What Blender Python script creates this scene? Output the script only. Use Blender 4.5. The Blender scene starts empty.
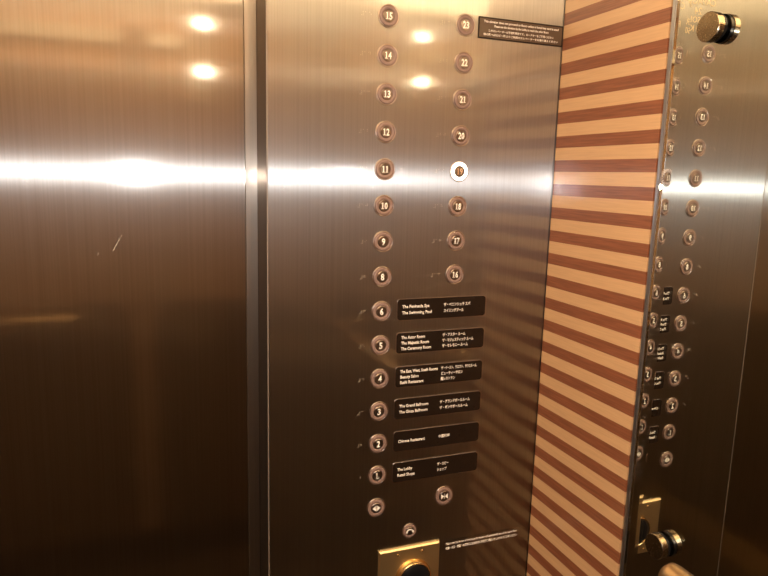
import bpy, bmesh, math
from mathutils import Vector, Matrix

SC = bpy.context.scene
COL = SC.collection
ZO = 1.38                      # height of the floor-8 button row above the floor
W = 0.2765                     # right wall plane
P = 0.05                       # button pitch

# ------------------------------------------------------------------ materials
def new_mat(name):
    m = bpy.data.materials.new(name); m.use_nodes = True
    m.node_tree.nodes.clear()
    return m, m.node_tree.nodes, m.node_tree.links

def principled(name, col, rough=0.4, metal=0.0, spec=0.5, coat=0.0, emit=None, estr=0.0, noise=0.0, nscale=60):
    m, N, L = new_mat(name)
    o = N.new('ShaderNodeOutputMaterial'); b = N.new('ShaderNodeBsdfPrincipled')
    b.inputs['Base Color'].default_value = (*col, 1)
    b.inputs['Roughness'].default_value = rough
    b.inputs['Metallic'].default_value = metal
    b.inputs['Specular IOR Level'].default_value = spec
    b.inputs['Coat Weight'].default_value = coat
    if emit:
        b.inputs['Emission Color'].default_value = (*emit, 1)
        b.inputs['Emission Strength'].default_value = estr
    if noise:
        g = N.new('ShaderNodeNewGeometry'); t = N.new('ShaderNodeTexNoise'); t.inputs['Scale'].default_value = nscale
        L.new(g.outputs['Position'], t.inputs['Vector'])
        r = N.new('ShaderNodeMapRange'); r.inputs['To Min'].default_value = max(0.02, rough - noise); r.inputs['To Max'].default_value = rough + noise
        L.new(t.outputs['Fac'], r.inputs['Value']); L.new(r.outputs['Result'], b.inputs['Roughness'])
    L.new(b.outputs['BSDF'], o.inputs['Surface'])
    return m

def brushed(name, col, r_sharp, r_wide, aniso, wide, r_haze, a_haze, haze):
    """vertically brushed stainless steel: a tight lobe plus a lobe spread sideways by the brushing"""
    m, N, L = new_mat(name)
    o = N.new('ShaderNodeOutputMaterial')
    g = N.new('ShaderNodeNewGeometry')
    up = N.new('ShaderNodeCombineXYZ'); up.inputs['Z'].default_value = 1.0
    mp = N.new('ShaderNodeMapping'); mp.inputs['Scale'].default_value = (420, 420, 1.6)
    L.new(g.outputs['Position'], mp.inputs['Vector'])
    t = N.new('ShaderNodeTexNoise'); t.inputs['Scale'].default_value = 1; t.inputs['Detail'].default_value = 3
    L.new(mp.outputs['Vector'], t.inputs['Vector'])
    mp2 = N.new('ShaderNodeMapping'); mp2.inputs['Scale'].default_value = (90, 90, 0.6)
    L.new(g.outputs['Position'], mp2.inputs['Vector'])
    t2 = N.new('ShaderNodeTexNoise'); t2.inputs['Scale'].default_value = 1; t2.inputs['Detail'].default_value = 2
    L.new(mp2.outputs['Vector'], t2.inputs['Vector'])
    ad = N.new('ShaderNodeMath'); ad.operation = 'ADD'
    L.new(t.outputs['Fac'], ad.inputs[0]); L.new(t2.outputs['Fac'], ad.inputs[1])
    cm = N.new('ShaderNodeMapRange'); cm.inputs['From Min'].default_value = 0.6; cm.inputs['From Max'].default_value = 1.4
    cm.inputs['To Min'].default_value = 0.955; cm.inputs['To Max'].default_value = 1.03
    L.new(ad.outputs['Value'], cm.inputs['Value'])
    sc = N.new('ShaderNodeVectorMath'); sc.operation = 'SCALE'; sc.inputs[0].default_value = col
    L.new(cm.outputs['Result'], sc.inputs['Scale'])
    wm = N.new('ShaderNodeMapRange'); wm.inputs['From Min'].default_value = 0.3; wm.inputs['From Max'].default_value = 0.7
    wm.inputs['To Min'].default_value = wide * 0.94; wm.inputs['To Max'].default_value = wide * 1.06
    L.new(t.outputs['Fac'], wm.inputs['Value'])
    a = N.new('ShaderNodeBsdfAnisotropic'); a.inputs['Roughness'].default_value = r_sharp
    a.inputs['Anisotropy'].default_value = 0.3
    b = N.new('ShaderNodeBsdfAnisotropic'); b.inputs['Roughness'].default_value = r_wide
    b.inputs['Anisotropy'].default_value = aniso
    c = N.new('ShaderNodeBsdfAnisotropic'); c.inputs['Roughness'].default_value = r_haze
    c.inputs['Anisotropy'].default_value = a_haze
    for s in (a, b, c):
        s.distribution = 'GGX'
        L.new(sc.outputs['Vector'], s.inputs['Color']); L.new(up.outputs['Vector'], s.inputs['Tangent'])
    mx = N.new('ShaderNodeMixShader')
    L.new(wm.outputs['Result'], mx.inputs['Fac']); L.new(a.outputs['BSDF'], mx.inputs[1]); L.new(b.outputs['BSDF'], mx.inputs[2])
    hz = N.new('ShaderNodeMixShader'); hz.inputs['Fac'].default_value = haze
    L.new(mx.outputs['Shader'], hz.inputs[1]); L.new(c.outputs['BSDF'], hz.inputs[2])
    L.new(hz.outputs['Shader'], o.inputs['Surface'])
    return m

def striped_wood(name, zs, dk, lt, dark, light):
    """horizontal inlaid bands of dark and light veneer under clear lacquer"""
    m, N, L = new_mat(name)
    o = N.new('ShaderNodeOutputMaterial'); b = N.new('ShaderNodeBsdfPrincipled')
    g = N.new('ShaderNodeNewGeometry'); s = N.new('ShaderNodeSeparateXYZ')
    L.new(g.outputs['Position'], s.inputs['Vector'])
    sub = N.new('ShaderNodeMath'); sub.operation = 'SUBTRACT'; sub.inputs[0].default_value = zs + (dk + lt) * 60
    L.new(s.outputs['Z'], sub.inputs[1])
    dv = N.new('ShaderNodeMath'); dv.operation = 'DIVIDE'; dv.inputs[1].default_value = dk + lt
    L.new(sub.outputs['Value'], dv.inputs[0])
    fr = N.new('ShaderNodeMath'); fr.operation = 'FRACT'; L.new(dv.outputs['Value'], fr.inputs[0])
    gt = N.new('ShaderNodeMath'); gt.operation = 'GREATER_THAN'; gt.inputs[1].default_value = dk / (dk + lt)
    L.new(fr.outputs['Value'], gt.inputs[0])
    mp = N.new('ShaderNodeMapping'); mp.inputs['Scale'].default_value = (30, 22, 520)
    L.new(g.outputs['Position'], mp.inputs['Vector'])
    t = N.new('ShaderNodeTexNoise'); t.inputs['Scale'].default_value = 1; t.inputs['Detail'].default_value = 4
    L.new(mp.outputs['Vector'], t.inputs['Vector'])
    def shade(c, k):
        r = N.new('ShaderNodeMapRange'); r.inputs['From Min'].default_value = 0.3; r.inputs['From Max'].default_value = 0.7
        r.inputs['To Min'].default_value = 1 - k; r.inputs['To Max'].default_value = 1 + k
        L.new(t.outputs['Fac'], r.inputs['Value'])
        v = N.new('ShaderNodeVectorMath'); v.operation = 'SCALE'; v.inputs[0].default_value = c
        L.new(r.outputs['Result'], v.inputs['Scale']); return v
    d = shade(dark, 0.22); l = shade(light, 0.06)
    mx = N.new('ShaderNodeMix'); mx.data_type = 'RGBA'
    L.new(gt.outputs['Value'], mx.inputs[0]); L.new(d.outputs['Vector'], mx.inputs[6]); L.new(l.outputs['Vector'], mx.inputs[7])
    L.new(mx.outputs[2], b.inputs['Base Color'])
    b.inputs['Roughness'].default_value = 0.5; b.inputs['Specular IOR Level'].default_value = 0.3
    b.inputs['Coat Weight'].default_value = 1.0; b.inputs['Coat Roughness'].default_value = 0.15
    # faint unevenness of the lacquer
    t3 = N.new('ShaderNodeTexNoise'); t3.inputs['Scale'].default_value = 420
    L.new(g.outputs['Position'], t3.inputs['Vector'])
    bp = N.new('ShaderNodeBump'); bp.inputs['Strength'].default_value = 0.12; bp.inputs['Distance'].default_value = 0.0008
    L.new(t3.outputs['Fac'], bp.inputs['Height']); L.new(bp.outputs['Normal'], b.inputs['Coat Normal'])
    L.new(b.outputs['BSDF'], o.inputs['Surface'])
    return m

def plain_wood(name, dark, light, rough=0.35):
    m, N, L = new_mat(name)
    o = N.new('ShaderNodeOutputMaterial'); b = N.new('ShaderNodeBsdfPrincipled')
    g = N.new('ShaderNodeNewGeometry'); mp = N.new('ShaderNodeMapping'); mp.inputs['Scale'].default_value = (3, 3, 70)
    L.new(g.outputs['Position'], mp.inputs['Vector'])
    t = N.new('ShaderNodeTexNoise'); t.inputs['Scale'].default_value = 1; t.inputs['Detail'].default_value = 5
    L.new(mp.outputs['Vector'], t.inputs['Vector'])
    mx = N.new('ShaderNodeMix'); mx.data_type = 'RGBA'
    mx.inputs[6].default_value = (*dark, 1); mx.inputs[7].default_value = (*light, 1)
    L.new(t.outputs['Fac'], mx.inputs[0]); L.new(mx.outputs[2], b.inputs['Base Color'])
    b.inputs['Roughness'].default_value = rough
    L.new(b.outputs['BSDF'], o.inputs['Surface'])
    return m

def emission(name, col, strength):
    m, N, L = new_mat(name)
    o = N.new('ShaderNodeOutputMaterial'); e = N.new('ShaderNodeEmission')
    e.inputs['Color'].default_value = (*col, 1); e.inputs['Strength'].default_value = strength
    L.new(e.outputs['Emission'], o.inputs['Surface'])
    return m

def glass_mat(name, col):
    m, N, L = new_mat(name)
    o = N.new('ShaderNodeOutputMaterial'); e = N.new('ShaderNodeBsdfGlass')
    e.inputs['Color'].default_value = (*col, 1); e.inputs['Roughness'].default_value = 0.0; e.inputs['IOR'].default_value = 1.5
    L.new(e.outputs['BSDF'], o.inputs['Surface'])
    return m

STEEL = brushed('brushed_steel', (0.43, 0.41, 0.375), 0.085, 0.316, 0.82, 0.70, 0.46, 0.5, 0.26)
DOOR = brushed('brushed_door_steel', (0.43, 0.405, 0.365), 0.075, 0.316, 0.82, 0.64, 0.42, 0.5, 0.13)
RETURN_REFL = brushed('return_reflection_steel', (0.40, 0.36, 0.305), 0.12, 0.316, 0.7, 0.5, 0.5, 0.3, 0.4)
REVEAL = brushed('dark_reveal_steel', (0.24, 0.205, 0.175), 0.12, 0.316, 0.7, 0.6, 0.5, 0.3, 0.3)
STRIPE = striped_wood('striped_veneer', ZO + 0.38195, 0.016955, 0.018261, (0.235, 0.080, 0.036), (0.61, 0.375, 0.195))
WOOD_SHADE = plain_wood('shaded_low_veneer', (0.10, 0.056, 0.027), (0.14, 0.078, 0.038), 0.4)  # wall wood tones, dark low to bright top, with the light falloff coloured in
WOOD_MID = plain_wood('mid_falloff_veneer', (0.29, 0.17, 0.092), (0.37, 0.22, 0.122), 0.4)
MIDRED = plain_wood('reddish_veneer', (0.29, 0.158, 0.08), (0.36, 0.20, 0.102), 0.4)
WOOD_LIT = plain_wood('lit_top_veneer', (0.50, 0.255, 0.095), (0.60, 0.32, 0.125), 0.4)
BLACK = principled('black_rubber', (0.008, 0.008, 0.009), 0.3, 0, 0.15, noise=0.05)
DARK_GAP = principled('dark_reveal', (0.03, 0.018, 0.012), 0.6, noise=0.05)
BRASS = principled('brass', (0.72, 0.50, 0.24), 0.22, 1.0, noise=0.06, nscale=300)
BRASS_RUB = principled('satin_brass', (0.72, 0.55, 0.30), 0.42, 1.0, noise=0.06, nscale=500)
EDGE = principled('satin_edge', (0.30, 0.25, 0.21), 0.55, 0.6, noise=0.05)
SCRATCH = principled('bright_scratch', (0.45, 0.40, 0.33), 0.5, 0.0, noise=0.05)
BRAILLE = principled('braille_steel', (0.50, 0.45, 0.40), 0.3, 1.0, noise=0.04)
CAP = principled('aged_brass', (0.28, 0.215, 0.135), 0.26, 1.0, noise=0.06, nscale=500)
RAILM = principled('bronze_rail', (0.50, 0.33, 0.17), 0.38, 1.0, noise=0.05, nscale=300)
CHROME = principled('polished_edge', (0.50, 0.52, 0.57), 0.32, 1.0, noise=0.03)
DISC = principled('button_disc_steel', (0.24, 0.19, 0.155), 0.30, 1.0, noise=0.05, nscale=400)
RING = principled('button_ring_plastic', (0.22, 0.145, 0.120), 0.35, 0.0, 0.4, noise=0.05, nscale=200)
RING_LIT = principled('button_ring_lit', (0.9, 0.88, 0.82), 0.4, 0, 0.4, emit=(1.0, 0.95, 0.86), estr=2.6, noise=0.03)
BEZEL = principled('bezel_steel', (0.45, 0.36, 0.30), 0.3, 1.0, noise=0.05, nscale=300)
INK = principled('cream_lettering', (0.95, 0.90, 0.82), 0.5, 0, 0.3, noise=0.03)
INK_LIT = principled('amber_lettering', (0.75, 0.48, 0.30), 0.5, 0, 0.3, noise=0.03)
PLAQUE = principled('dark_bronze_plaque', (0.014, 0.008, 0.005), 0.3, 0.0, 0.3, noise=0.06, nscale=300)
SIGN = principled('bronze_film', (0.085, 0.052, 0.030), 0.35, 0.0, 0.5, noise=0.05, nscale=200)
SIGN_DARK = principled('brown_film', (0.016, 0.009, 0.005), 0.5, 0.0, 0.3, noise=0.05, nscale=200)
GOLD_TEXT = principled('gilt_lettering', (0.85, 0.66, 0.40), 0.4, 0.0, 0.4, noise=0.05)
CEIL = principled('ceiling_paint', (0.80, 0.70, 0.55), 0.6, noise=0.05)
FLOORM = principled('floor_stone', (0.05, 0.028, 0.014), 0.3, noise=0.1, nscale=8)
GLASS = glass_mat('mirror_glass', (0.97, 0.985, 0.96))
SILVER = principled('mirror_silver', (0.86, 0.86, 0.82), 0.01, 1.0)
WARM = (1.0, 0.70, 0.41)
DIFFUSER = emission('lamp_diffuser', WARM, 10.0)
BULB = emission('lamp_bulb', (1.0, 0.86, 0.62), 200.0)
OPAL = principled('amber_glass_lens', (0.55, 0.36, 0.2), 0.3, 0, 0.5, emit=(1.0, 0.66, 0.38), estr=0.12, noise=0.05)

# ------------------------------------------------------------------ mesh helpers
def obj(name, bm, mat, parent=None, smooth=False):
    me = bpy.data.meshes.new(name); bmesh.ops.recalc_face_normals(bm, faces=bm.faces); bm.to_mesh(me); bm.free()
    for m in (mat if isinstance(mat, (list, tuple)) else [mat]): me.materials.append(m)
    if smooth:
        for p in me.polygons: p.use_smooth = True
    o = bpy.data.objects.new(name, me); COL.objects.link(o)
    if parent:
        o.parent = parent
        o.location = -Vector(parent.location)
    return o

def tag(o, label, cat, group=None):
    o['label'] = label; o['category'] = cat
    if group: o['group'] = group
    return o

def thing(name, label, cat, loc, group=None):
    o = bpy.data.objects.new(name, None); COL.objects.link(o); o.location = loc; o.empty_display_size = 0.02
    return tag(o, label, cat, group)

def struct(name, bm, mat, parent=None):
    o = obj(name, bm, mat, parent)
    if not parent: o['kind'] = 'structure'
    return o

def box(bm, x0, x1, y0, y1, z0, z1, bevel=0.0):
    r = bmesh.ops.create_cube(bm, size=1)
    for v in r['verts']:
        v.co = Vector(((x0 + x1) / 2 + v.co.x * (x1 - x0), (y0 + y1) / 2 + v.co.y * (y1 - y0), (z0 + z1) / 2 + v.co.z * (z1 - z0)))
    if bevel:
        es = list({e for v in r['verts'] for e in v.link_edges})
        bmesh.ops.bevel(bm, geom=es, offset=bevel, segments=2, affect='EDGES', profile=0.5)
    return bm

def B(*a, **k): return box(bmesh.new(), *a, **k)

def lathe(bm, prof, centre, axis, n=40, close=True):
    """revolve (radius, height) pairs round an axis through centre"""
    axis = Vector(axis).normalized(); q = Vector((0, 0, 1)).rotation_difference(axis).to_matrix(); c = Vector(centre)
    rings = []
    for r, h in prof:
        if r < 1e-6: rings.append([bm.verts.new(c + q @ Vector((0, 0, h)))])
        else: rings.append([bm.verts.new(c + q @ Vector((r * math.cos(2 * math.pi * i / n), r * math.sin(2 * math.pi * i / n), h))) for i in range(n)])
    for a, b in zip(rings, rings[1:]):
        for i in range(n):
            j = (i + 1) % n
            if len(a) == 1 and len(b) == 1: continue
            if len(a) == 1: bm.faces.new((a[0], b[i], b[j]))
            elif len(b) == 1: bm.faces.new((a[i], a[j], b[0]))
            else: bm.faces.new((a[i], a[j], b[j], b[i]))
    return bm

def slab(x0, x1, z0, z1, y_back, thick, r=0.0, seg=6, rim=0.0):
    """rounded rectangular plate on the front wall, facing -y"""
    bm = bmesh.new()
    def outline(inset):
        pts = []
        rr = max(r - inset, 1e-4)
        for cx, cz, a0 in ((x1 - inset - rr, z1 - inset - rr, 0), (x0 + inset + rr, z1 - inset - rr, 90), (x0 + inset + rr, z0 + inset + rr, 180), (x1 - inset - rr, z0 + inset + rr, 270)):
            for k in range(seg + 1):
                a = math.radians(a0 + 90 * k / seg); pts.append((cx + rr * math.cos(a), cz + rr * math.sin(a)))
        return pts
    o = outline(0.0); back = [bm.verts.new((x, y_back, z)) for x, z in o]
    if rim:
        mid = [bm.verts.new((x, y_back - thick + rim, z)) for x, z in o]; fr = [bm.verts.new((x, y_back - thick, z)) for x, z in outline(rim)]
        loops = [back, mid, fr]
    else:
        fr = [bm.verts.new((x, y_back - thick, z)) for x, z in o]; loops = [back, fr]
    for a, b in zip(loops, loops[1:]):
        for i in range(len(a)):
            j = (i + 1) % len(a); bm.faces.new((a[i], a[j], b[j], b[i]))
    bm.faces.new(fr); bm.faces.new(back[::-1])
    return bm

def text_bm(s, height, x, y, z, align='CENTER', bold=0.0, width=None, extrude=0.00012):
    """lettering standing on a -y facing surface; z is the mid height of a capital; width squeezes the line"""
    cu = bpy.data.curves.new('t', 'FONT'); cu.body = s; cu.size = 1.0; cu.align_x = align; cu.resolution_u = 2
    cu.offset = bold
    o = bpy.data.objects.new('t', cu); COL.objects.link(o)
    dg = bpy.context.evaluated_depsgraph_get(); dg.update()
    me = bpy.data.meshes.new_from_object(o.evaluated_get(dg))
    bm = bmesh.new(); bm.from_mesh(me)
    bpy.data.objects.remove(o); bpy.data.curves.remove(cu); bpy.data.meshes.remove(me)
    k = height / 0.70
    kx = k
    if width and bm.verts:
        xs = [v.co.x for v in bm.verts]; kx = width / max(max(xs) - min(xs), 1e-6)
    if align == 'CENTER' and bm.verts:
        xs = [v.co.x for v in bm.verts]; off = (max(xs) + min(xs)) / 2
    else: off = 0
    for v in bm.verts: v.co = Vector((x + (v.co.x - off) * kx, y, z + (v.co.y - 0.35) * k))
    g = bmesh.ops.extrude_face_region(bm, geom=list(bm.faces))
    for e in g['geom']:
        if isinstance(e, bmesh.types.BMVert): e.co.y -= extrude
    return bm

def merge(bms):
    out = bmesh.new()
    for b in bms:
        me = bpy.data.meshes.new('m'); b.to_mesh(me); b.free(); out.from_mesh(me); bpy.data.meshes.remove(me)
    return out

# ------------------------------------------------------------------ the cabin
XL, YR, ZC = -1.36, -1.50, 2.10
PE = -0.1625                                   # edge of the control panel at the doorway
YD = 0.078                                     # door plane
OL = -0.93                                     # far edge of the doorway
struct('floor', B(XL - 0.1, W + 0.1, YR - 0.1, 0.16, -0.08, 0.0), FLOORM)
# ceiling round the luminous panel
LX0, LX1, LY0, LY1 = -0.80, 0.13, -1.44, -0.30
bm = bmesh.new()
box(bm, XL - 0.1, W + 0.1, YR - 0.1, LY0, ZC, ZC + 0.08); box(bm, XL - 0.1, W + 0.1, LY1, 0.16, ZC, ZC + 0.08)
box(bm, XL - 0.1, LX0, LY0, LY1, ZC, ZC + 0.08); box(bm, LX1, W + 0.1, LY0, LY1, ZC, ZC + 0.08)
struct('ceiling', bm, CEIL)
# front wall behind the panels, header and far return
bm = bmesh.new()
box(bm, PE + 0.004, W + 0.1, 0.004, 0.16, 0.0, ZC)
box(bm, OL, PE + 0.004, 0.004, 0.076, 2.02, ZC)
box(bm, XL - 0.1, OL, 0.0, 0.16, 0.0, ZC)
struct('wall_front', bm, STEEL)
struct('trim_1', B(PE, PE + 0.004, 0.0042, YD, 0.0, 2.02), REVEAL)
struct('trim_14', B(-0.1787, PE - 0.0004, YD - 0.008, YD - 0.0005, 0.0, 2.02), RETURN_REFL)  # added lighter strip imitating the doorway return's reflection in the door
d = struct('door_1', B(-0.545, PE + 0.02 - 0.0165, YD, YD + 0.03, 0.0, 2.02), DOOR)
sb = bmesh.new()
for xa, za, xb, zb in ((-0.3535, 0.0335, -0.3425, 0.0525), (-0.344, 0.050, -0.341, 0.055), (-0.372, 0.028, -0.371, 0.032)):
    dx, dz = xb - xa, zb - za; ln0 = math.hypot(dx, dz); nx, nz = -dz / ln0 * 0.0004, dx / ln0 * 0.0004
    sb.faces.new([sb.verts.new((px, YD - 0.0002, ZO + pz)) for px, pz in ((xa - nx, za - nz), (xb - nx, zb - nz), (xb + nx, zb + nz), (xa + nx, za + nz))])
struct('scratch', sb, SCRATCH, d)
d = struct('door_2', B(OL - 0.02, -0.5465, YD, YD + 0.03, 0.0, 2.02), DOOR)
# right wall: striped veneer up to the mirror
struct('wall_right', B(W + 0.012, W + 0.1, YR, 0.0, 0.0, ZC), DARK_GAP)
struct('trim_2', B(W, W + 0.012, -0.2102, -0.0006, 0.0, ZC), STRIPE)
struct('wall_left', B(XL - 0.1, XL, YR, 0.0, 0.0, ZC), WOOD_LIT)  # left wall repeats the tones that imitate light fading downward
struct('trim_3', B(XL, XL + 0.012, YR + 0.013, -0.01, 1.04, 1.85), WOOD_MID)
struct('trim_4', B(XL, XL + 0.012, YR + 0.013, -0.01, 0.14, 1.035), WOOD_SHADE)
# rear wall: bright frieze with a pale rail, panels below in tones imitating light falloff, with a dark upright reveal
struct('wall_rear', B(XL - 0.1, W + 0.1, YR - 0.1, YR, 0.0, ZC), WOOD_LIT)
for i, (xa, xb, ma) in enumerate(((XL, -0.345, WOOD_MID), (-0.26, -0.185, WOOD_MID), (-0.184, W, MIDRED))):
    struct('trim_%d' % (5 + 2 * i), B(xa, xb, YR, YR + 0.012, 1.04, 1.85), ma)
    struct('trim_%d' % (6 + 2 * i), B(xa, xb, YR, YR + 0.012, 0.14, 1.035), WOOD_SHADE)
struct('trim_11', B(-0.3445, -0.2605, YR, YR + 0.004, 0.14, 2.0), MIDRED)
struct('trim_12', B(XL, -0.345, YR, YR + 0.02, 1.94, 1.985), CEIL)
struct('trim_13', B(-0.26, -0.145, YR, YR + 0.02, 1.94, 1.985), CEIL)
struct('baseboard_rear', B(XL, W, YR, YR + 0.015, 0.0, 0.13), DARK_GAP)

# ceiling lamp
t = thing('ceiling_light', 'large warm glowing luminous panel set into the elevator ceiling', 'ceiling light', ((LX0 + LX1) / 2, (LY0 + LY1) / 2, ZC + 0.01))
def rrect(x0, x1, y0, y1, z, r, seg=10):
    pts = []
    for cx, cy, a0 in ((x1 - r, y1 - r, 0), (x0 + r, y1 - r, 90), (x0 + r, y0 + r, 180), (x1 - r, y0 + r, 270)):
        for k in range(seg + 1):
            a = math.radians(a0 + 90 * k / seg); pts.append((cx + r * math.cos(a), cy + r * math.sin(a), z))
    return pts
bm = bmesh.new(); lo = [bm.verts.new(p) for p in rrect(LX0 + 0.02, LX1 - 0.02, LY0 + 0.02, LY1 - 0.02, ZC + 0.012, 0.10)]
hi = [bm.verts.new((v.co.x, v.co.y, ZC + 0.03)) for v in lo]
bm.faces.new(lo); bm.faces.new(hi[::-1])
for i in range(len(lo)): bm.faces.new((lo[i], lo[(i + 1) % len(lo)], hi[(i + 1) % len(lo)], hi[i]))
obj('diffuser', bm, DIFFUSER, t)
bm = bmesh.new(); a = [bm.verts.new((v[0], v[1], ZC + 0.001)) for v in rrect(LX0 + 0.019, LX1 - 0.019, LY0 + 0.019, LY1 - 0.019, 0, 0.101)]
b_ = [bm.verts.new((v[0], v[1], ZC + 0.001)) for v in rrect(LX0, LX1, LY0, LY1, 0, 0.004)]
c_ = [bm.verts.new((v.co.x, v.co.y, ZC + 0.04)) for v in b_]; d_ = [bm.verts.new((v.co.x, v.co.y, ZC + 0.04)) for v in a]
n = len(a)
for p, q in ((a, b_), (b_, c_), (c_, d_), (d_, a)):
    for i in range(n): bm.faces.new((p[i], p[(i + 1) % n], q[(i + 1) % n], q[i]))
obj('frame', bm, CEIL, t)

# wall lamp on the rear wall, seen as two sparks in the steel
t = thing('wall_lamp', 'tall slim wall lamp on the rear wall with two bright bulbs', 'wall lamp', (-0.0925, YR, 1.92))
obj('back_plate', B(-0.132, -0.040, YR, YR + 0.02, 1.76, 2.08, bevel=0.004), OPAL, t)
for z in (2.003, 1.850):
    s = obj('socket', lathe(bmesh.new(), [(0.0, 0), (0.018, 0), (0.018, 0.02), (0.012, 0.11), (0.012, 0.125), (0, 0.125)], (-0.086, YR + 0.02, z), (0, 1, 0), 24), BRASS, t, True)
    bl = bmesh.new(); bmesh.ops.create_uvsphere(bl, u_segments=20, v_segments=12, radius=0.0125, matrix=Matrix.Translation((-0.086, YR + 0.158, z)))
    b = obj('bulb', bl, BULB, t, True)

# ------------------------------------------------------------------ control panel
cp = thing('control_panel', 'brushed stainless steel elevator control panel beside the door', 'control panel', ((PE + W) / 2, 0.0, 0.0))
obj('faceplate', B(PE, W - 0.0007, 0.0, 0.0038, 0.0, ZC - 0.001, bevel=0.0018), STEEL, cp)
o = obj('edge_strip', B(PE - 0.0004, PE + 0.0008, -0.0003, 0.0036, 0.0, ZC - 0.0012, bevel=0.0002), EDGE, cp)
o['label'] = 'bright vertical edge'
# engraved capacity notice above the buttons
rows = [('CAPACITY', 0.4285, 0.0105), ('24', 0.4135, 0.0105), ('PERSONS', 0.4000, 0.0095), ('1600 KG', 0.3865, 0.0095)]
o = obj('capacity_notice', merge([text_bm(s, h, 0.030, 0.0, ZO + z, bold=0.012) for s, z, h in rows]), GOLD_TEXT, cp)
o['label'] = 'engraved gilt capacity notice'
BR = {'1': 'a', '2': 'b', '3': 'c', '4': 'd', '5': 'e', '6': 'f', '7': 'g', '8': 'h', '9': 'i', '0': 'j', 'L': 'l'}
DOTS = {'a': (1,), 'b': (1, 2), 'c': (1, 4), 'd': (1, 4, 5), 'e': (1, 5), 'f': (1, 2, 4), 'g': (1, 2, 4, 5), 'h': (1, 2, 5), 'i': (2, 4), 'j': (2, 4, 5), 'l': (1, 2, 3), '#': (3, 4, 5, 6)}
def braille(s, x, z):
    bm = bmesh.new(); cells = [DOTS['#']] + [DOTS[BR[c]] for c in s] if s.isdigit() else [DOTS[BR[c]] for c in s if c in BR]
    p = 0.0021; w = len(cells) * 0.0056
    for i, c in enumerate(cells):
        for d in c:
            cx = x - w + i * 0.0056 + (0 if d < 4 else p); cz = z + p - ((d - 1) % 3) * p
            lathe(bm, [(0.0007, 0), (0.00055, 0.0003), (0, 0.0004)], (cx, 0, cz), (0, -1, 0), 8)
    return obj('braille', bm, BRAILLE, cp, True)

def ring_bm(ro, ri, x, z, y0, h, n=48, cham=0.0004):
    return lathe(bmesh.new(), [(ri, 0), (ro, 0), (ro, h - cham), (ro - cham, h), (ri + cham, h), (ri, h - cham), (ri, 0)], (x, y0, z), (0, -1, 0), n)

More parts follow.
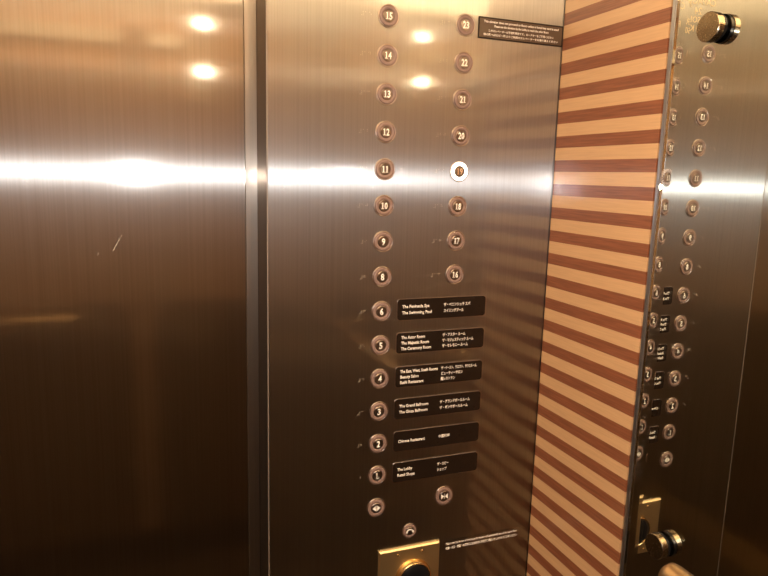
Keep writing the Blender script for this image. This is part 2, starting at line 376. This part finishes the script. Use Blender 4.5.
def button(name, face, x, z, label, lit=False, big=1.0, kind='text'):
    t = thing(name, label, 'elevator button', (x, 0.0, z), 'floor buttons' if name == 'floor_button' else None)
    obj('bezel', ring_bm(0.0150 * big, 0.0134 * big, x, z, 0.0, 0.0011), BEZEL, t, True)
    r = obj('light_ring', ring_bm(0.0133 * big, 0.0081 * big, x, z, 0.0, 0.0022, cham=0.0006), RING_LIT if lit else RING, t, True)
    if lit: r['label'] = 'glowing white ring'
    obj('cap', lathe(bmesh.new(), [(0.0080 * big, 0), (0.0080 * big, 0.0019), (0.0073 * big, 0.0024), (0, 0.0024)], (x, 0, z), (0, -1, 0), 40), DISC, t)
    y = -0.0024
    ink = INK_LIT if lit else INK
    if kind == 'text':
        hgt = 0.0088 if len(face) == 2 else 0.0092
        # each character separately, with slab serifs on the 1 and the L
        bms = []
        for i, ch in enumerate(face):
            cx_ = x + (i - (len(face) - 1) / 2) * 0.0050
            if ch == '1':
                bms.append(box(bmesh.new(), cx_ - 0.0007, cx_ + 0.0007, y - 0.0002, y, z - hgt / 2, z + hgt / 2))
                bms.append(box(bmesh.new(), cx_ - 0.0020, cx_ + 0.0020, y - 0.0002, y, z - hgt / 2, z - hgt / 2 + 0.0009))
                bms.append(box(bmesh.new(), cx_ - 0.0018, cx_ - 0.0006, y - 0.0002, y, z + hgt / 2 - 0.0016, z + hgt / 2 - 0.0006))
            elif ch == 'L':
                bms.append(box(bmesh.new(), cx_ - 0.0017, cx_ - 0.0006, y - 0.0002, y, z - hgt / 2, z + hgt / 2))
                bms.append(box(bmesh.new(), cx_ - 0.0026, cx_ + 0.0026, y - 0.0002, y, z - hgt / 2, z - hgt / 2 + 0.0008))
                bms.append(box(bmesh.new(), cx_ - 0.0026, cx_ + 0.0002, y - 0.0002, y, z + hgt / 2 - 0.0009, z + hgt / 2))
                bms.append(box(bmesh.new(), cx_ + 0.0019, cx_ + 0.0026, y - 0.0002, y, z - hgt / 2, z - hgt / 2 + 0.0026))
            else:
                bms.append(text_bm(ch, hgt, cx_, y, z, bold=0.03, width=(0.0046 if len(face) == 2 else 0.0054), extrude=0.0002))
        obj('numeral' if face.isdigit() else 'letter', merge(bms), ink, t)
    else:
        bm = bmesh.new()
        def tri(pts):
            a = [bm.verts.new((x + px, y, z + pz)) for px, pz in pts]; b = [bm.verts.new((x + px, y - 0.0002, z + pz)) for px, pz in pts]
            bm.faces.new(a[::-1]); bm.faces.new(b)
            for i in range(len(a)): bm.faces.new((a[i], a[(i + 1) % len(a)], b[(i + 1) % len(a)], b[i]))
        h = 0.0044
        if kind == 'open':
            tri([(-0.0012, h), (-0.0012, -h), (-0.0062, 0)]); tri([(0.0012, h), (0.0062, 0), (0.0012, -h)]); tri([(-0.0004, h), (0.0004, h), (0.0004, -h), (-0.0004, -h)])
        elif kind == 'close':
            tri([(-0.0058, h), (-0.0058, -h), (-0.0010, 0)][::-1]); tri([(0.0058, h), (0.0010, 0), (0.0058, -h)][::-1]); tri([(-0.0004, h), (0.0004, h), (0.0004, -h), (-0.0004, -h)])
        else:
            pts = []
            for k in range(13):
                a = math.radians(160 - 140 * k / 12); pts.append((0.0066 * math.cos(a), 0.0062 * math.sin(a) - 0.0022))
            inner = []
            for k in range(13):
                a = math.radians(140 - 100 * k / 12); inner.append((0.0046 * math.cos(a), 0.0038 * math.sin(a) - 0.0018))
            tri(pts + [(0.0066, -0.0024), (0.0036, -0.0024)] + inner[::-1] + [(-0.0036, -0.0024), (-0.0066, -0.0024)])
        obj('symbol', bm, ink, t)
    return t

left = [('15', 7), ('14', 6), ('13', 5), ('12', 4), ('11', 3), ('10', 2), ('9', 1), ('8', 0), ('6', -1), ('5', -2), ('4', -3), ('3', -4), ('2', -5)]
for s, k in left:
    button('floor_button', s, 0.0, ZO + k * P, 'round elevator button numbered %s in the left column%s' % (s, ', topmost of that column' if s == '15' else ''))
    braille(s, -0.021, ZO + k * P)
button('floor_button', 'L', 0.0, ZO - 6 * P, 'round elevator button marked with the letter L for lobby')
braille('L', -0.021, ZO - 6 * P)
right = [('23', 7), ('22', 6), ('21', 5), ('20', 4), ('19', 3), ('18', 2), ('17', 1), ('16', 0)]
for s, k in right:
    button('floor_button', s, 0.1146, ZO + k * P, 'lit elevator button numbered 19 with a glowing white ring' if s == '19' else 'round elevator button numbered %s in the right column%s' % (s, ', beside the top sign' if s == '23' else ''), lit=(s == '19'))
    braille(s, 0.1146 - 0.021, ZO + k * P)
button('door_open_button', '', -0.0005, ZO - 0.3522, 'round door open button with outward arrows below the L button', kind='open')
button('door_close_button', '', 0.1129, ZO - 0.3509, 'round door close button with inward arrows under the lowest plaque', kind='close', big=1.08)
button('emergency_call_button', '', 0.056, ZO - 0.400, 'small round button with telephone handset above the brass plate', kind='phone', big=0.82)

# ------------------------------------------------------------------ directory plaques
PL = [('6', -0.0492, ['The Peninsula Spa', 'The Swimming Pool'], ['ザ・ペニンシュラ スパ', 'スイミングプール'], 'dark plaque beside button 6 listing the spa and swimming pool'),
      ('5', -0.0990, ['The Astor Room', 'The Majestic Room', 'The Ceremony Room'], ['ザ・アスター ルーム', 'ザ・マジェスティック ルーム', 'ザ・セレモニー ルーム'], 'dark plaque beside button 5 with three lines naming rooms'),
      ('4', -0.1504, ['The East, West, South Rooms', 'Beauty Salon', 'Sushi Restaurant'], ['ザ・イースト、ウエスト、サウスルーム', 'ビューティーサロン', '鮨レストラン'], 'dark plaque beside button 4 listing rooms, beauty salon and sushi'),
      ('3', -0.2000, ['The Grand Ballroom', 'The Ginza Ballroom'], ['ザ・グランドボールルーム', 'ザ・ギンザボールルーム'], 'dark plaque beside button 3 listing two ballrooms'),
      ('2', -0.2507, ['Chinese Restaurant'], ['中国料理'], 'dark plaque beside button 2 with one line for the Chinese restaurant'),
      ('L', -0.3003, ['The Lobby', 'Retail Shops'], ['ザ・ロビー', 'ショップ'], 'dark plaque beside button L, lowest of the six plaques')]
EW = {'The Peninsula Spa': .0455, 'The Swimming Pool': .0500, 'The Astor Room': .0400, 'The Majestic Room': .0470, 'The Ceremony Room': .0510, 'The East, West, South Rooms': .0640, 'Beauty Salon': .0310, 'Sushi Restaurant': .0400, 'The Grand Ballroom': .0500, 'The Ginza Ballroom': .0490, 'Chinese Restaurant': .0460, 'The Lobby': .0260, 'Retail Shops': .0300}
JW = {'ザ・ペニンシュラ スパ': .0440, 'スイミングプール': .0330, 'ザ・アスター ルーム': .0380, 'ザ・マジェスティック ルーム': .0520, 'ザ・セレモニー ルーム': .0430, 'ザ・イースト、ウエスト、サウスルーム': .0600, 'ビューティーサロン': .0360, '鮨レストラン': .0240, 'ザ・グランドボールルーム': .0510, 'ザ・ギンザボールルーム': .0480, '中国料理': .0190, 'ザ・ロビー': .0190, 'ショップ': .0160}
for s, zc, en, jp, lab in PL:
    z = ZO + zc
    t = thing('directory_plaque', lab, 'plaque', (0.0965, 0.0, z), 'directory plaques beside the lower buttons')
    o = obj('border', slab(0.0240, 0.1692, z - 0.0160, z + 0.0160, 0.0, 0.0008, 0.0052), BEZEL, t); o['label'] = 'thin metal border'
    obj('plate', slab(0.0247, 0.1685, z - 0.0153, z + 0.0153, 0.0, 0.0012, 0.0046), PLAQUE, t)
    n = len(en); step = 0.0084 if n == 3 else 0.0092
    bms = []
    for i in range(n):
        lz = z + ((n - 1) / 2 - i) * step
        bms.append(text_bm(en[i], 0.0046, 0.0320, -0.0012, lz, 'LEFT', 0.028, EW[en[i]] * 0.95))
    e = obj('english_lettering', merge(bms), INK, t)
    bms = []
    for i in range(n):
        lz = z + ((n - 1) / 2 - i) * step
        bms.append(text_bm(jp[i], 0.0040, 0.0985, -0.0012, lz, 'LEFT', 0.024, JW[jp[i]]))
    e = obj('japanese_lettering', merge(bms), INK, t)

# upper notice
z = ZO + 0.3497
t = thing('notice_sign', 'bronze notice sign with four lines at the top right of the panel', 'sign', (0.205, 0.0, z))
obj('border', slab(0.1344, 0.2757, z - 0.0146, z + 0.0146, 0.0, 0.0008, 0.0008), SIGN_DARK, t)
obj('plate', slab(0.1364, 0.2737, z - 0.0126, z + 0.0126, 0.0, 0.0011, 0.0006), SIGN, t)
ln = [('This elevator does not proceed to floors unless a hotel key card is used', 0.0088, 0.124), ('Please use the elevators by the Lobby to reach the other floors', 0.0034, 0.090), ('このエレベーターは客室階専用です。カードキーをご使用ください', -0.0032, 0.108), ('他の階へはロビー階よりご利用のエレベーターをお乗り換えください', -0.0086, 0.124)]
obj('lettering', merge([text_bm(s, 0.0030 if dz > 0 else 0.0024, 0.205, -0.0011, z + dz, 'CENTER', 0.014, w) for s, dz, w in ln]), INK, t)
# lower notice
z = ZO - 0.4387
t = thing('notice_strip', 'thin dark strip with two lines of small text beside the brass plate', 'sign', (0.186, 0.0, z))
obj('plate', slab(0.1162, 0.2545, z - 0.0092, z + 0.0092, 0.0, 0.0005, 0.0004), STEEL, t)
ln = [('Please note that in case of emergency the elevator will automatically stop at the nearest floor', 0.0040, 0.131), ('地震・火災・停電等の非常時には自動的に最寄階に停止いたしますのでご注意ください', -0.0040, 0.131)]
obj('lettering', merge([text_bm(s, 0.0036, 0.1855, -0.0007, z + dz, 'CENTER', 0.03, w) for s, dz, w in ln]), INK, t)

# ------------------------------------------------------------------ brass plate with a black knob
x0, x1, z1 = 0.0052, 0.1078, ZO - 0.4252; z0 = z1 - 0.1026; cx, cz = 0.0620, ZO - 0.4765
t = thing('brass_plate', 'square brass plate with a round black socket at the panel bottom', 'socket plate', ((x0 + x1) / 2, 0.0, z0))
obj('plate', slab(x0, x1, z0, z1, 0.0, 0.0050, 0.0008, 3, rim=0.0022), BRASS_RUB, t)
obj('collar', lathe(bmesh.new(), [(0.0300, 0), (0.0300, 0.002), (0.0285, 0.0042), (0.0280, 0.0085), (0.0262, 0.0098), (0.0250, 0.0085), (0.0250, 0.0)], (cx, -0.005, cz), (0, -1, 0), 56), BRASS, t, True)
o = obj('socket', lathe(bmesh.new(), [(0.0249, 0), (0.0249, 0.0088), (0.0235, 0.0102), (0.012, 0.0112), (0, 0.0115)], (cx, -0.005, cz), (0, -1, 0), 48), BLACK, t, True)
o['label'] = 'round black socket'
for sx, sz in ((x0 + 0.031, z1 - 0.0095), (x1 - 0.031, z1 - 0.0095), (x0 + 0.031, z0 + 0.0095), (x1 - 0.031, z0 + 0.0095)):
    obj('screw', lathe(bmesh.new(), [(0.0018, 0), (0.0018, 0.0004), (0.0012, 0.0009), (0, 0.001)], (sx, -0.005, sz), (0, -1, 0), 16), BRASS, t, True)

# ------------------------------------------------------------------ bevelled mirror
MY0, MYB, MY1, MZ0, MZ1 = -0.2190, -0.2365, -1.40, 0.30, 2.06
t = thing('wall_mirror', 'tall mirror held by round brass caps beside the striped wood', 'mirror', (W, (MY0 + MY1) / 2, MZ0))
bm = bmesh.new()
def q(*pts):
    return bm.faces.new([bm.verts.new(p) for p in pts])
back, fr, be = W + 0.006, W, W + 0.0013
ib = 0.0175
bk = [(back, MY0, MZ0), (back, MY1, MZ0), (back, MY1, MZ1), (back, MY0, MZ1)]
ed = [(be, p[1], p[2]) for p in bk]
f4 = [(fr, MYB, MZ0 + ib), (fr, MY1 + ib, MZ0 + ib), (fr, MY1 + ib, MZ1 - ib), (fr, MYB, MZ1 - ib)]
V = [[bm.verts.new(p) for p in r] for r in (bk, ed, f4)]
fb = bm.faces.new(V[0]); fb.material_index = 1
for i in range(4):
    j = (i + 1) % 4
    bm.faces.new((V[0][i], V[0][j], V[1][j], V[1][i])); bm.faces.new((V[1][i], V[1][j], V[2][j], V[2][i]))
bm.faces.new(V[2])
o = obj('mirror_glass', bm, [GLASS, SILVER], t)
obj('edge_trim', B(W - 0.0004, W + 0.0115, -0.2186, -0.2130, MZ0, MZ1, bevel=0.0010), CHROME, t)
obj('backing', B(W + 0.0066, W + 0.0118, MY1, -0.2192, MZ0, MZ1), DARK_GAP, t)
def standoff(y, z):
    c = obj('standoff_cap', lathe(bmesh.new(), [(0.0, 0.0040), (0.0155, 0.0040), (0.0158, 0.0046), (0.0158, 0.0116), (0.0150, 0.0124), (0, 0.0126)], (W, y, z), (-1, 0, 0), 48), CAP, t)
    c['label'] = 'round brass fixing cap'
    g = obj('gasket', lathe(bmesh.new(), [(0, 0.0), (0.0150, 0.0), (0.0150, 0.0040), (0, 0.0040)], (0, 0, 0), (-1, 0, 0), 40), BLACK)
    g.location = (W, y, z); g.parent = c; g.matrix_parent_inverse = Matrix.Identity(4); g.location = Vector((W, y, z))
    g['label'] = 'black rubber gasket'
    return c
for y in (-0.2803, -1.33):
    for z in (ZO + 0.3096, ZO - 0.3051): standoff(y, z)

# ------------------------------------------------------------------ handrails
def rail(label, pts, brackets):
    t = thing('handrail', label, 'handrail', tuple(pts[0]))
    p0, p1 = Vector(pts[0]), Vector(pts[1]); ax = p1 - p0; r = 0.0155; ln_ = ax.length
    obj('bar', lathe(bmesh.new(), [(0, 0), (r * 0.7, 0.0006), (r * 0.94, 0.004), (r, 0.010), (r, ln_ - 0.01), (r * 0.94, ln_ - 0.004), (r * 0.7, ln_), (0, ln_)], p0, ax, 32), RAILM, t, True)
    for a, b in brackets:
        obj('bracket', lathe(bmesh.new(), [(0, 0), (0.016, 0), (0.016, 0.004), (0.007, 0.006), (0.007, (Vector(b) - Vector(a)).length), (0, (Vector(b) - Vector(a)).length)], a, Vector(b) - Vector(a), 24), RAILM, t, True)
    return t
hx, hz = W - 0.09, ZO - 0.266
rail('satin brass handrail along the mirror on the right wall', ((hx, -0.376, hz), (hx, -1.32, hz)), [((W, y, hz), (hx, y, hz)) for y in (-0.50, -0.85, -1.2)])
rail('satin brass handrail along the rear wall', ((XL + 0.12, YR + 0.062, ZO - 0.376), (-0.52, YR + 0.062, ZO - 0.376)), [((x, YR + 0.012, ZO - 0.376), (x, YR + 0.062, ZO - 0.376)) for x in (-1.1, -0.66)])

# ------------------------------------------------------------------ camera and the phone's own lamp
F, CX, CY, CZ = 654.52, -0.32706, -0.856593, 0.141217 + ZO
yaw, pit, rol = 0.36824, -0.169795, 0.0256654
f = Vector((math.sin(yaw) * math.cos(pit), math.cos(yaw) * math.cos(pit), math.sin(pit)))
r0 = Vector((math.cos(yaw), -math.sin(yaw), 0)); u0 = r0.cross(f)
rr = math.cos(rol) * r0 + math.sin(rol) * u0; uu = -math.sin(rol) * r0 + math.cos(rol) * u0
cam = bpy.data.cameras.new('camera'); cam.sensor_width = 36; cam.lens = F * 36 / 768; cam.clip_start = 0.01
co = bpy.data.objects.new('camera', cam); COL.objects.link(co)
M = Matrix((rr, uu, -f)).transposed().to_4x4(); M.translation = (CX, CY, CZ); co.matrix_world = M
SC.camera = co

fl = bpy.data.lights.new('phone_lamp', 'SPOT'); fl.energy = 10.5; fl.color = (0.93, 0.95, 1.0); fl.shadow_soft_size = 0.006
fl.spot_size = math.radians(125); fl.spot_blend = 0.8
fo = bpy.data.objects.new('phone_lamp', fl); COL.objects.link(fo)
Mf = M.copy(); Mf.translation = (CX + 0.012, CY + 0.004, CZ - 0.010); fo.matrix_world = Mf

w = bpy.data.worlds.new('world'); SC.world = w; w.use_nodes = True
w.node_tree.nodes['Background'].inputs['Color'].default_value = (0, 0, 0, 1)
SC.cycles.sample_clamp_indirect = 0.0
SC.view_settings.view_transform = 'Standard'; SC.view_settings.look = 'None'; SC.view_settings.gamma = 1
SC.view_settings.use_curve_mapping = False; SC.view_settings.exposure = 0.0
